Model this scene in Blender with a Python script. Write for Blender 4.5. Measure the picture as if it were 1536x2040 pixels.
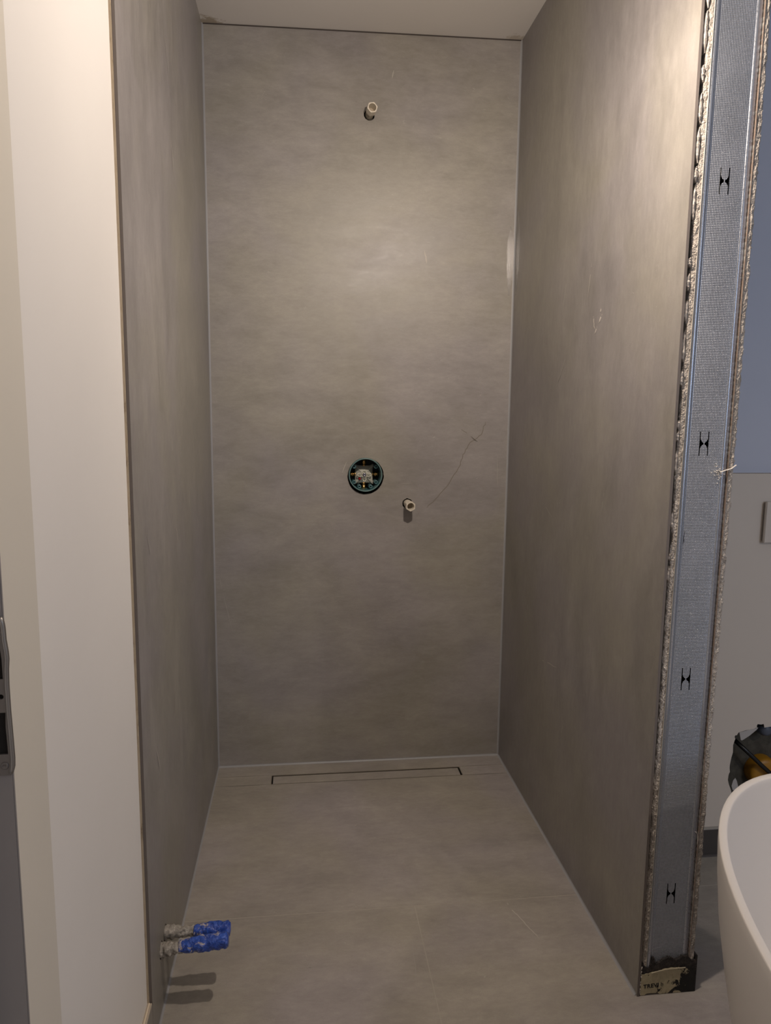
import bpy, bmesh, math, random
from math import sin, cos, pi, radians
from mathutils import Vector, Matrix, noise

for o in list(bpy.data.objects):
    bpy.data.objects.remove(o)
S = bpy.context.scene
C = S.collection

# ------------------------------------------------------------------ camera
cam_d = bpy.data.cameras.new('camera')
cam = bpy.data.objects.new('camera', cam_d); C.objects.link(cam)
_r = Vector((0.99323401, -0.1156453, 0.01060008))
_u = Vector((0.0055803, 0.13870005, 0.99031871))
_f = Vector((0.11599594, 0.98355908, -0.13840694))
M = Matrix.Identity(4)
for i in range(3):
    M[i][0] = _r[i]; M[i][1] = _u[i]; M[i][2] = -_f[i]
M[0][3], M[1][3], M[2][3] = 0.2912, -2.4180, 1.2350
cam.matrix_world = M
cam_d.sensor_fit = 'VERTICAL'
cam_d.sensor_height = 36.0
cam_d.lens = 1439.46 / 2040 * 36.0
cam_d.clip_start = 0.02
S.camera = cam

# ------------------------------------------------------------------ world, exposure
w = bpy.data.worlds.new('world'); S.world = w
w.use_nodes = True
w.node_tree.nodes['Background'].inputs[0].default_value = (0.62, 0.72, 1.0, 1)
w.node_tree.nodes['Background'].inputs[1].default_value = 0.02
S.view_settings.view_transform = 'Standard'
S.view_settings.look = 'None'
S.view_settings.exposure = 0.0
S.view_settings.gamma = 1.0
S.view_settings.use_curve_mapping = False

# ------------------------------------------------------------------ lights
LAMP = Vector((0.675, -1.30, 2.00))      # work light hanging in front of the shower
LAMP2 = Vector((1.95, -2.75, 2.02))      # second lamp over the bath area
def add_light(name, kind, loc, energy, color, size, rot=(0, 0, 0), spot=None, blend=1.0, size_y=None):
    l = bpy.data.lights.new(name, kind); l.energy = energy; l.color = color
    if kind == 'AREA':
        l.shape = 'RECTANGLE'; l.size = size; l.size_y = size_y or size
    else:
        l.shadow_soft_size = size
    if kind == 'SPOT':
        l.spot_size = radians(spot); l.spot_blend = blend
    o = bpy.data.objects.new(name, l); C.objects.link(o)
    o.location = loc; o.rotation_euler = rot
    return o
WARM = (1.0, 0.86, 0.73)
add_light('pendant_light', 'POINT', LAMP, 22, WARM, 0.022)
add_light('added_wall_spot', 'SPOT', LAMP, 28, WARM, 0.022, rot=(radians(50), 0, 0), spot=132, blend=1.0)  # extra spot added at the lamp to brighten the rear wall at mid height
add_light('bath_light', 'SPOT', LAMP2, 36, WARM, 0.03, spot=165, blend=0.8)
add_light('window_daylight', 'AREA', (2.55, -3.52, 1.55), 15, (0.62, 0.75, 1.0), 1.1, rot=(radians(90), 0, 0), size_y=1.2)

# ------------------------------------------------------------------ node helpers
def mat(name, base=(.5, .5, .5), rough=.5, metal=0.0, spec=0.5, coat=0.0):
    m = bpy.data.materials.new(name); m.use_nodes = True
    b = m.node_tree.nodes['Principled BSDF']
    b.inputs['Base Color'].default_value = (*base, 1)
    b.inputs['Roughness'].default_value = rough
    b.inputs['Metallic'].default_value = metal
    b.inputs['Specular IOR Level'].default_value = spec
    b.inputs['Coat Weight'].default_value = coat
    return m
def nn(m, t, **kw):
    n = m.node_tree.nodes.new(t)
    for k, v in kw.items():
        if k.startswith('i_'):
            n.inputs[int(k[2:])].default_value = v
        else:
            setattr(n, k, v)
    return n
def lk(m, a, b): m.node_tree.links.new(a, b)
def coords(m, scale=(1, 1, 1)):
    tc = nn(m, 'ShaderNodeTexCoord'); mp = nn(m, 'ShaderNodeMapping')
    mp.inputs['Scale'].default_value = scale
    lk(m, tc.outputs['Object'], mp.inputs['Vector'])
    return mp.outputs[0]
def noise_tex(m, vec, scale, detail=4, rough=.55, dist=0):
    n = nn(m, 'ShaderNodeTexNoise')
    n.inputs['Scale'].default_value = scale; n.inputs['Detail'].default_value = detail
    n.inputs['Roughness'].default_value = rough; n.inputs['Distortion'].default_value = dist
    lk(m, vec, n.inputs['Vector']); return n.outputs['Fac']
def ramp(m, fac, stops, interp='LINEAR'):
    r = nn(m, 'ShaderNodeValToRGB'); cr = r.color_ramp; cr.interpolation = interp
    while len(cr.elements) < len(stops): cr.elements.new(.5)
    for e, (p, c) in zip(cr.elements, stops):
        e.position = p; e.color = (c, c, c, 1) if not isinstance(c, tuple) else (*c, 1)
    lk(m, fac, r.inputs[0]); return r.outputs[0]
def mix(m, a, b, fac, mode='MIX'):
    x = nn(m, 'ShaderNodeMix', data_type='RGBA', blend_type=mode)
    for s, v in ((x.inputs[0], fac), (x.inputs[6], a), (x.inputs[7], b)):
        if isinstance(v, (int, float)): s.default_value = v
        elif isinstance(v, tuple): s.default_value = (*v, 1)
        else: lk(m, v, s)
    return x.outputs[2]
def mth(m, op, a, b=0.0):
    x = nn(m, 'ShaderNodeMath', operation=op)
    for s, v in ((x.inputs[0], a), (x.inputs[1], b)):
        if isinstance(v, (int, float)): s.default_value = v
        else: lk(m, v, s)
    return x.outputs[0]
def bump(m, h, strength, dist=0.001):
    b = nn(m, 'ShaderNodeBump'); b.inputs['Strength'].default_value = strength
    b.inputs['Distance'].default_value = dist
    lk(m, h, b.inputs['Height'])
    lk(m, b.outputs[0], m.node_tree.nodes['Principled BSDF'].inputs['Normal'])
def setc(m, c): lk(m, c, m.node_tree.nodes['Principled BSDF'].inputs['Base Color'])
def setr(m, c): lk(m, c, m.node_tree.nodes['Principled BSDF'].inputs['Roughness'])

def tile_material(name, c, streak, seed, rough=.45):
    """concrete-look porcelain: cloudy patches, fine brushed streaks, pale scuffs"""
    m = mat(name, c, rough, spec=.5)
    v = coords(m)
    off = nn(m, 'ShaderNodeVectorMath', operation='ADD'); off.inputs[1].default_value = (seed, seed * 2.3, seed * .7)
    lk(m, v, off.inputs[0]); v = off.outputs[0]
    def stretched(s):
        mp = nn(m, 'ShaderNodeMapping'); mp.inputs['Scale'].default_value = s
        lk(m, v, mp.inputs['Vector']); return mp.outputs[0]
    big = noise_tex(m, v, 1.8, 5, .6, .6)
    mid = noise_tex(m, stretched(streak), 7, 6, .65, .4)
    fine = noise_tex(m, stretched(tuple(q * 1.0 for q in streak)), 38, 5, .7, .2)
    grain = noise_tex(m, v, 420, 2, .6)
    hue = noise_tex(m, v, 2.6, 3, .5, .3)
    c2 = (c[0] * .99, c[1] * .985, c[2] * 1.05)
    c1 = (c[0] * 1.01, c[1] * 1.01, c[2] * .96)
    col = mix(m, c1, c2, ramp(m, hue, [(.38, 0.0), (.62, 1.0)]))
    col = mix(m, col, ramp(m, big, [(.30, .85), (.5, 1.0), (.72, 1.13)]), 1.0, 'MULTIPLY')
    col = mix(m, col, ramp(m, mid, [(.30, .88), (.5, 1.0), (.72, 1.12)]), 1.0, 'MULTIPLY')
    col = mix(m, col, ramp(m, fine, [(.25, .90), (.5, 1.0), (.78, 1.12)]), 1.0, 'MULTIPLY')
    col = mix(m, col, ramp(m, grain, [(.2, .95), (.8, 1.05)]), 1.0, 'MULTIPLY')
    # short pale scuffs
    sc = noise_tex(m, stretched(tuple(q * 3 for q in streak)), 9, 3, .8, 1.2)
    scm = noise_tex(m, v, 3.1, 2, .5)
    msk = mth(m, 'MULTIPLY', ramp(m, sc, [(.66, 0.0), (.74, 1.0)]), ramp(m, scm, [(.49, 0.0), (.60, .5)]))
    col = mix(m, col, (c[0] * 1.7, c[1] * 1.7, c[2] * 1.7), msk)
    setc(m, col)
    setr(m, ramp(m, mid, [(.3, rough - .06), (.7, rough + .07)]))
    bump(m, fine, .10, .0008)
    return m

TILE = (0.260, 0.243, 0.224)
TILE_F = (0.312, 0.286, 0.260)
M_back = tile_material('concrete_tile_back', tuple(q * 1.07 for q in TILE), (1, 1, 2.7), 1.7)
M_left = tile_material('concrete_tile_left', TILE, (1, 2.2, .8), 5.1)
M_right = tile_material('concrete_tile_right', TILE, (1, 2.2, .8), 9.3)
M_floor = tile_material('concrete_tile_floor', TILE_F, (1, 2.2, 1), 13.9, .5)
M_skirt = tile_material('concrete_tile_skirting', TILE, (1, 3.0, 1), 3.3, .45)
M_tile_edge = mat('cut_tile_edge', (.150, .128, .115), .7)
M_scuff = mat('pale_scuff', (.50, .46, .42), .6)
M_scuff2 = mat('faint_scuff', (.36, .34, .31), .5)
M_vein = mat('dark_vein', (.165, .142, .122), .6)
M_grout = mat('grout', (.40, .365, .32), .85)
M_dark = mat('dark_gap', (.010, .008, .007), .9)
M_silicone = mat('grey_silicone', (.29, .29, .30), .38)
M_residue = mat('glossy_silicone_residue', tuple(q * .86 for q in TILE), .13, spec=.7)
nb = noise_tex(M_residue, coords(M_residue, (1, 1, .12)), 500, 4, .7); bump(M_residue, nb, .9, .0006)
def paint(name, c, rough=.6, b=.06):
    m = mat(name, c, rough)
    v = coords(m)
    setc(m, mix(m, (c[0] * .96, c[1] * .96, c[2] * .96), c, noise_tex(m, v, 5, 4)))
    bump(m, noise_tex(m, v, 260, 3), b, .0006); return m
M_white = paint('white_wall_paint', (.86, .83, .795))
M_casing = paint('cream_gloss_paint', (.76, .715, .63), .4, .02)
M_ceil = paint('ceiling_paint', (.78, .75, .72), .7)
M_frame = paint('grey_frame_paint', (.29, .27, .265), .45, .02)
M_greywall = paint('plaster_wall', (.64, .575, .50))
M_upwall = paint('daylight_tinted_wall_paint', (.53, .565, .66))  # grey wall; the blue daylight falling on it is put into its colour
M_outer = paint('room_wall_paint', (.32, .30, .28))
# brown stain of filler at the rear left ceiling corner
def stain(m, centre, rad, col):
    b = m.node_tree.nodes['Principled BSDF']
    src = b.inputs['Base Color'].links[0].from_socket
    g = nn(m, 'ShaderNodeNewGeometry'); d = nn(m, 'ShaderNodeVectorMath', operation='DISTANCE')
    lk(m, g.outputs['Position'], d.inputs[0]); d.inputs[1].default_value = centre
    n = noise_tex(m, g.outputs['Position'], 60, 5, .7)
    f = mth(m, 'ADD', mth(m, 'DIVIDE', d.outputs['Value'], rad), mth(m, 'MULTIPLY', mth(m, 'SUBTRACT', n, .5), 2.2))
    setc(m, mix(m, src, col, ramp(m, f, [(.55, .75), (.95, 0.0)])))
stain(M_ceil, (.02, 0, 2.392), .05, (.33, .26, .17))
stain(M_ceil, (.975, 0, 2.408), .04, (.50, .44, .36))

# ------------------------------------------------------------------ mesh helpers
def obj(name, bm, mats, parent=None, smooth=False):
    me = bpy.data.meshes.new(name)
    bmesh.ops.recalc_face_normals(bm, faces=bm.faces[:])
    bm.to_mesh(me); bm.free()
    if not isinstance(mats, (list, tuple)): mats = [mats]
    for x in mats: me.materials.append(x)
    if smooth:
        for p in me.polygons: p.use_smooth = True
    o = bpy.data.objects.new(name, me); C.objects.link(o)
    if parent is not None: o.parent = parent
    return o
def box(bm, a, b, mi=0, bevel=0.0):
    vs = [bm.verts.new((x, y, z)) for x in (a[0], b[0]) for y in (a[1], b[1]) for z in (a[2], b[2])]
    fs = []
    for q in ((0, 1, 3, 2), (4, 6, 7, 5), (0, 4, 5, 1), (2, 3, 7, 6), (0, 2, 6, 4), (1, 5, 7, 3)):
        f = bm.faces.new([vs[i] for i in q]); f.material_index = mi; fs.append(f)
    if bevel:
        es = list({e for f in fs for e in f.edges})
        bmesh.ops.bevel(bm, geom=es, offset=bevel, segments=2, affect='EDGES')
    return vs
def tube(bm, pts, rad, seg=16, cap=True, rf=None, mi=0):
    """rings along pts; rad a number or list; rf(i, angle) multiplies the radius"""
    rings = []
    n = len(pts)
    up0 = None
    for i, p in enumerate(pts):
        p = Vector(p)
        d = (Vector(pts[min(i + 1, n - 1)]) - Vector(pts[max(i - 1, 0)])).normalized()
        a = Vector((0, 0, 1)) if abs(d.z) < .9 else Vector((0, 1, 0))
        s = d.cross(a).normalized(); t = s.cross(d).normalized()
        r = rad[i] if isinstance(rad, (list, tuple)) else rad
        ring = []
        for k in range(seg):
            an = 2 * pi * k / seg
            q = r * (rf(i, an) if rf else 1)
            ring.append(bm.verts.new(p + s * cos(an) * q + t * sin(an) * q))
        rings.append(ring)
    for i in range(n - 1):
        for k in range(seg):
            f = bm.faces.new((rings[i][k], rings[i][(k + 1) % seg], rings[i + 1][(k + 1) % seg], rings[i + 1][k]))
            f.material_index = mi
    if cap:
        bm.faces.new(rings[0]).material_index = mi; bm.faces.new(rings[-1]).material_index = mi
    return rings
def lathe_y(bm, cx, cz, prof, seg=48, mi=0, close=False):
    """prof: list of (radius, y) turned about an axis parallel to y"""
    rings = [[bm.verts.new((cx + r * cos(2 * pi * k / seg), y, cz + r * sin(2 * pi * k / seg))) for k in range(seg)] for r, y in prof]
    m = len(rings)
    for i in range(m if close else m - 1):
        a, b = rings[i], rings[(i + 1) % m]
        for k in range(seg):
            bm.faces.new((a[k], a[(k + 1) % seg], b[(k + 1) % seg], b[k])).material_index = mi
    return rings
def slab_with_holes(outer, holes, thick, to3, inward, mi_front=0, mi_side=1):
    """flat plate with round or ragged holes; outer/holes are 2D loops, to3 maps (u,v)->Vector, inward = thickness dir"""
    bm = bmesh.new()
    edges = []
    loops = []
    for lp in [outer] + holes:
        vs = [bm.verts.new(to3(u, v)) for u, v in lp]
        loops.append(vs)
        for i in range(len(vs)): edges.append(bm.edges.new((vs[i], vs[(i + 1) % len(vs)])))
    bmesh.ops.triangle_fill(bm, use_beauty=True, use_dissolve=False, edges=edges)
    front = bm.faces[:]
    for f in front: f.material_index = mi_front
    off = inward * thick
    mp = {v: bm.verts.new(v.co + off) for v in bm.verts[:]}
    for f in front:
        bm.faces.new([mp[v] for v in reversed(f.verts)]).material_index = mi_side
    for vs in loops:
        for i in range(len(vs)):
            a, b = vs[i], vs[(i + 1) % len(vs)]
            bm.faces.new((a, b, mp[b], mp[a])).material_index = mi_side
    return bm
def circ(cx, cz, r, n=40, j=0.0, seed=0):
    rnd = random.Random(seed)
    return [(cx + (r + rnd.uniform(-j, j)) * cos(2 * pi * k / n), cz + (r + rnd.uniform(-j, j)) * sin(2 * pi * k / n)) for k in range(n)]
def strip(bm, pts, width, nrm, mi, lift=.0003):
    """a thin tapering mark lying on a tile face (same mesh, other material)"""
    nrm = Vector(nrm)
    L, R = [], []
    n = len(pts)
    for i, p in enumerate(pts):
        p = Vector(p)
        d = Vector(pts[min(i + 1, n - 1)]) - Vector(pts[max(i - 1, 0)])
        s = d.cross(nrm).normalized()
        wd = width * (.25 if i in (0, n - 1) else 1) * .5
        L.append(bm.verts.new(p + s * wd + nrm * lift)); R.append(bm.verts.new(p - s * wd + nrm * lift))
    for i in range(n - 1):
        bm.faces.new((L[i], L[i + 1], R[i + 1], R[i])).material_index = mi
def wobble(pts, seed, amp, sub=4):
    rnd = random.Random(seed); out = []
    for a, b in zip(pts[:-1], pts[1:]):
        a = Vector(a); b = Vector(b)
        for k in range(sub):
            t = k / sub
            out.append(a.lerp(b, t) + (Vector([rnd.uniform(-amp, amp) for _ in range(3)]) if k else Vector()))
    out.append(Vector(pts[-1])); return out
def tag(o, label, cat, group=None, kind=None):
    o['label'] = label; o['category'] = cat
    if group: o['group'] = group
    if kind: o['kind'] = kind
    return o
def struct(o): o['kind'] = 'structure'; return o
def empty(name, loc=(0, 0, 0)):
    o = bpy.data.objects.new(name, None); C.objects.link(o); o.location = loc; o.empty_display_size = .05
    bpy.context.view_layer.update(); return o
def part(name, bm, m, parent, smooth=False):
    """geometry is given in world coordinates, the part sits under its thing"""
    wloc = Vector(parent.location)
    if parent.parent is not None: wloc = wloc + Vector(parent.parent.location)
    o = obj(name, bm, m, parent, smooth)
    o.matrix_parent_inverse = Matrix.Identity(4)
    for v in o.data.vertices: v.co -= wloc
    return o

# dimensions ------------------------------------------------------------------
W = 0.9986            # clear width of the shower
YF = -1.10            # front end of the stud wall
YL = -1.122           # front end of the tiled left wall
H = 2.40
def ceil_z(x): return 2.392 + .016 * x

# ------------------------------------------------------------------ structure: back wall
VX, VZ = .508, 1.020          # shower valve
holes = [circ(VX, VZ - .003, .061, 56, .0008, 2), circ(.5115, 2.158, .0168, 28, .001, 3), circ(.6515, .9235, .0175, 28, .001, 4)]
bm = slab_with_holes([(-.006, 0), (W + .006, 0), (W + .006, 2.408), (-.006, 2.392)], holes, .008,
                     lambda u, v: Vector((u, 0, v)), Vector((0, 1, 0)))
N = (0, -1, 0)
v1 = [(.915, 0, 1.203), (.902, 0, 1.159), (.863, 0, 1.131), (.839, 0, 1.09), (.832, 0, 1.056), (.795, 0, .994), (.756, 0, .946), (.718, 0, .908)]
strip(bm, [Vector((p.x, 0, p.z)) for p in wobble(v1, 2, .0022, 5)], .0024, N, 4)
strip(bm, wobble([(.80, 0, 1.19), (.85, 0, 1.165), (.89, 0, 1.135)], 5, .003), .0018, N, 4)
for q, ww, mi in [([(.694, 0, 1.753), (.700, 0, 1.735), (.703, 0, 1.713)], .003, 2), ([(.443, 0, 1.065), (.429, 0, 1.028)], .0016, 2),
                  ([(.028, 0, .625), (.057, 0, .493)], .0012, 3), ([(.018, 0, .677), (.026, 0, .64)], .0012, 3),
                  ([(.588, 0, 2.294), (.583, 0, 2.27)], .004, 3), ([(.96, 0, 1.09), (.965, 0, .98)], .0012, 3),
                  ([(.39, 0, .60), (.45, 0, .606)], .0012, 3), ([(.62, 0, .99), (.67, 0, .994)], .0012, 3)]:
    strip(bm, wobble(q, 7, .0008, 3), ww, N, mi)
for sx in (-1, 1):      # faint setting-out square around the valve
    strip(bm, [(VX + sx * .058, 0, VZ + .056), (VX + sx * .058, 0, VZ - .062)], .0009, N, 4)
strip(bm, [(VX - .062, 0, VZ - .060), (VX - .03, 0, VZ - .060)], .0009, N, 4)
rnd = random.Random(5)
for k in range(9):
    x, z = .178 + rnd.uniform(-.014, .014), 2.195 + rnd.uniform(-.014, .014)
    strip(bm, [(x, 0, z), (x + .002, 0, z + .001)], .0028, N, 2)
# glossy silicone residue beside the right corner
strip(bm, [(W - .017, 0, 1.84), (W - .016, 0, 1.79), (W - .016, 0, 1.72), (W - .017, 0, 1.62)], .024, N, 5, .00025)
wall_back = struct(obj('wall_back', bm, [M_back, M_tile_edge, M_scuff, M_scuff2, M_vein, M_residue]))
bm = bmesh.new(); box(bm, (-.1, .095, 0), (W + .1, .15, 2.5)); struct(obj('wall_rear', bm, M_dark))
# ------------------------------------------------------------------ structure: left wall tile with two drilled holes
HL = [circ(-.982, .136, .0165, 26, .0008, 5), circ(-1.026, .131, .0172, 26, .001, 6)]
bm = slab_with_holes([(0, 0), (YL, 0), (YL, 2.42), (0, 2.42)], HL, .0055, lambda u, v: Vector((0, u, v)), Vector((-1, 0, 0)))
N = (1, 0, 0)
for q, ww, mi in [([(0, -.675, 2.058), (0, -.64, 2.0), (0, -.605, 1.934)], .002, 3), ([(0, -.704, .973), (0, -.70, .93)], .002, 2),
                  ([(0, -1.031, 1.014), (0, -.996, .949)], .002, 3), ([(0, -1.01, .574), (0, -.98, .50)], .002, 2), ([(0, -.768, .606), (0, -.80, .54)], .002, 3),
                  ([(0, -.62, 1.85), (0, -.60, 1.78)], .003, 2), ([(0, -.86, 1.36), (0, -.84, 1.25)], .002, 3)]:
    strip(bm, wobble(q, 9, .002, 4), ww, N, mi)
wall_left = struct(obj('wall_left', bm, [M_left, M_tile_edge, M_scuff, M_scuff2, M_vein]))
# plastered wall that the left tiles sit on
M_bed = mat('tile_adhesive_tan', (.42, .35, .25), .85)
nb = noise_tex(M_bed, coords(M_bed, (1, 1, .3)), 60, 5, .7)
setc(M_bed, ramp(M_bed, nb, [(.3, (.20, .15, .10)), (.42, (.42, .34, .24)), (.8, (.52, .44, .33))])); bump(M_bed, nb, .6, .004)
bm = bmesh.new(); box(bm, (-.0095, YL - .0015, 0), (-.0055, .05, 2.42)); struct(obj('trim_1', bm, M_bed))
bm = bmesh.new(); box(bm, (-.16, -3.6, 0), (-.0095, .12, 2.6)); struct(obj('wall_side', bm, M_white))
bm = bmesh.new(); box(bm, (-.0095, -1.70, 0), (-.0082, -1.575, 2.45)); struct(obj('trim_2', bm, M_casing))
# skirting on the left wall, with its pale top edge
bm = bmesh.new(); box(bm, (-.0095, -1.575, 0), (0, YL - .0015, .094))
box(bm, (-.0095, -1.575, .094), (-.0005, YL - .0015, .0965), 1); box(bm, (-.0062, -1.575, .0965), (-.0042, YL - .003, .0985), 2)
struct(obj('baseboard_left', bm, [M_skirt, mat('skirting_top', (.42, .36, .29), .7), mat('paper_edge', (.72, .62, .47), .8)]))

# ------------------------------------------------------------------ structure: right wall tile
bm = bmesh.new()
box(bm, (W, YF - .004, 0), (W + .0055, 0.006, 2.42))
for f in bm.faces:
    if abs(f.normal.x) < .5: f.material_index = 1
bm.faces.ensure_lookup_table()
for f in bm.faces:
    c = f.calc_center_median(); f.material_index = 0 if abs(c.x - W) < 1e-5 else 1
N = (-1, 0, 0)
for q, ww, mi in [([(W, -.685, 1.468), (W, -.692, 1.45), (W, -.698, 1.437)], .004, 2), ([(W, -.738, 1.467), (W, -.72, 1.448)], .005, 2), ([(W, -.730, 1.482), (W, -.728, 1.472)], .005, 2),
                  ([(W, -.712, 1.441), (W, -.700, 1.425)], .004, 2), ([(W, -.368, .974), (W, -.458, .942)], .0022, 3), ([(W, -.425, .508), (W, -.55, .531)], .002, 2),
                  ([(W, -.519, 1.398), (W, -.48, 1.34), (W, -.445, 1.308)], .002, 3), ([(W, -.50, 1.62), (W, -.47, 1.50)], .003, 3),
                  ([(W, -.80, 1.05), (W, -.79, .99)], .002, 3), ([(W, -.62, .40), (W, -.60, .36)], .003, 3), ([(W, -.66, 1.60), (W, -.645, 1.52)], .002, 2)]:
    strip(bm, wobble(q, 19, .0015, 4), ww, N, mi)
strip(bm, [(W, -.026, 1.88), (W, -.028, 1.82), (W, -.028, 1.72), (W, -.024, 1.62)], .044, N, 5, .00025)
wall_right = struct(obj('wall_right', bm, [M_right, M_tile_edge, M_scuff, M_scuff2, M_vein, M_residue]))

# ------------------------------------------------------------------ floor: cut tiles with narrow grout joints, opening for the channel
DX0, DX1, DY0, DY1 = .186, .838, -.134, -.076     # shower channel
bm = bmesh.new()
g = .0012
FT = -.010
def ft(x0, x1, y0, y1): box(bm, (x0 + g, y0 + g, FT), (x1 - g, y1 - g, 0), 0)
ft(-.005, W + .005, -.076, .006)
ft(-.005, DX0 + .001, -.134, -.076); ft(DX1 - .001, W + .005, -.134, -.076)
ft(-.005, W + .14, -.772, -.134)
ft(-.02, .570, -1.80, -.772); ft(.570, 1.78, -1.80, -.772)
ft(W + .14, 1.78, -.772, -.134); ft(1.78, 3.4, -1.80, -.134)
ft(-.02, .570, -3.6, -1.80); ft(.570, 1.78, -3.6, -1.80); ft(1.78, 3.4, -3.6, -1.80)
ft(W + .14, 3.4, -.134, .006)
box(bm, (-.2, -3.6, -.05), (3.4, DY0, -.0003), 1)
box(bm, (-.2, DY0, -.05), (DX0, .1, -.0003), 1); box(bm, (DX1, DY0, -.05), (3.4, .1, -.0003), 1)
box(bm, (DX0, DY1, -.05), (DX1, .1, -.0003), 1)
box(bm, (DX0, DY0, -.10), (DX1, DY1, -.09), 3)
N = (0, 0, 1)
strip(bm, wobble([(.806, -.784, 0), (.812, -.816, 0), (.825, -.85, 0), (.834, -.881, 0), (.845, -.912, 0)], 3, .0012), .0022, N, 2)
strip(bm, wobble([(.562, -.782, 0), (.545, -.90, 0), (.534, -1.041, 0)], 3, .0015), .0012, N, 4)
for x, y, l in [(.30, -.95, .02), (.74, -1.03, .015), (.24, -.60, .02), (.62, -.48, .03), (.85, -1.0, .02), (.45, -1.12, .02), (.70, -1.12, .012)]:
    strip(bm, wobble([(x, y, 0), (x + l, y + l * .2, 0)], int(x * 99), .001), .0016, N, 4)
for x0, x1 in ((.006, DX0), (DX1, W - .006)):
    for y in (DY0, DY1 + .003):
        strip(bm, [(x0, y, 0), ((x0 + x1) / 2, y, 0), (x1, y, 0)], .0018, N, 5)
strip(bm, [(DX0, DY0 - .0006, 0), (.5, DY0 - .0006, 0), (DX1, DY0 - .0006, 0)], .0016, N, 5)
floor = struct(obj('floor', bm, [M_floor, M_grout, M_scuff, M_dark, M_scuff2, mat('dark_grout', (.09, .08, .07), .9)]))
# ------------------------------------------------------------------ ceiling
bm = bmesh.new()
vs = box(bm, (-.2, -3.65, 2.392), (3.45, .12, 2.5))
for v in vs:
    if v.co.z < 2.45: v.co.z = ceil_z(v.co.x)
struct(obj('ceiling', bm, M_ceil))
bm = bmesh.new()      # dark joint strip under the ceiling on the rear wall
vs = box(bm, (.004, -.0012, -.0034), (W - .004, .002, .0006))
for v in vs: v.co.z += ceil_z(v.co.x)
struct(obj('trim_3', bm, mat('dark_joint', (.06, .05, .045), .9)))
# silicone corner joints
def fillet(name, a, b, d1, d2, r):
    """concave triangular bead between planes facing d1 and d2 along edge a-b"""
    a, b, d1, d2 = map(Vector, (a, b, d1, d2))
    bm = bmesh.new(); rr = []
    for p in (a, b):
        ring = [bm.verts.new(p)]
        for k in range(6):
            t = k / 5 * pi / 2
            ring.append(bm.verts.new(p + d1 * r * (1 - sin(t)) + d2 * r * (1 - cos(t))))
        rr.append(ring)
    for k in range(7): bm.faces.new((rr[0][k], rr[0][(k + 1) % 7], rr[1][(k + 1) % 7], rr[1][k]))
    bm.faces.new(rr[0]); bm.faces.new(rr[1])
    return struct(obj(name, bm, M_silicone))
fillet('trim_4', (0, 0, 0), (0, 0, 2.392), (1, 0, 0), (0, -1, 0), .0055)
fillet('trim_5', (W, 0, 0), (W, 0, 2.407), (-1, 0, 0), (0, -1, 0), .0060)
fillet('trim_6', (0, 0, 0), (W, 0, 0), (0, -1, 0), (0, 0, 1), .0062)
fillet('trim_7', (0, 0, 0), (0, -1.575, 0), (1, 0, 0), (0, 0, 1), .0045)
fillet('trim_8', (W, 0, 0), (W, YF, 0), (-1, 0, 0), (0, 0, 1), .0055)

# ------------------------------------------------------------------ the rest of the bathroom
YW = -.64
# low boxed-in wall with a broken opening
hole = [(1.4965, .360), (1.542, .367), (1.551, .372), (1.551, .382), (1.569, .382), (1.572, .371), (1.60, .374), (1.75, .37), (1.77, .10), (1.53, .10), (1.497, .165),
        (1.487, .191), (1.4795, .208), (1.4765, .2325), (1.480, .244), (1.478, .264), (1.481, .287), (1.4835, .315), (1.486, .335), (1.4855, .3475), (1.492, .352)]
rnd = random.Random(8); hl = []
for (a, b) in zip(hole, hole[1:] + hole[:1]):
    hl.append(a); hl.append(((a[0] + b[0]) / 2 + rnd.uniform(-.0025, .0025), (a[1] + b[1]) / 2 + rnd.uniform(-.0025, .0025)))
bm = slab_with_holes([(1.134, 0), (3.4, 0), (3.4, 1.082), (1.134, 1.082)], [hl], .0125, lambda u, v: Vector((u, YW, v)), Vector((0, 1, 0)))
box(bm, (1.14, YW + .0126, 1.07), (3.4, YW + .024, 1.082), 0)
struct(obj('wall_low', bm, [M_greywall, mat('board_edge', (.12, .105, .09), .9)]))
M_cav = mat('olive_backing_board', (.075, .068, .052), .85)
nb = noise_tex(M_cav, coords(M_cav), 30, 5, .65)
setc(M_cav, ramp(M_cav, nb, [(.35, (.045, .040, .030)), (.7, (.10, .092, .070))]))
bm = bmesh.new(); box(bm, (1.3, YW + .07, 0), (3.4, YW + .085, 1.06)); struct(obj('wall_cavity', bm, M_cav))
bm = bmesh.new(); box(bm, (1.14, YW + .024, 1.061), (3.4, YW + .24, 2.5)); box(bm, (1.14, YW + .086, 0), (3.4, YW + .24, 1.061)); struct(obj('wall_upper', bm, M_upwall))
bm = bmesh.new(); box(bm, (1.14, YW - .010, 0), (1.80, YW, .080)); box(bm, (1.14, YW - .011, .080), (1.80, YW, .0825), 1)
M_dskirt = mat('dark_skirting_tile', (.060, .052, .047), .5)
struct(obj('baseboard_right', bm, [M_dskirt, M_scuff2]))
bm = bmesh.new(); box(bm, (1.14, YW - .016, 0), (1.80, YW - .010, .004)); struct(obj('trim_9', bm, mat('dark_silicone', (.11, .10, .095), .35)))
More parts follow.
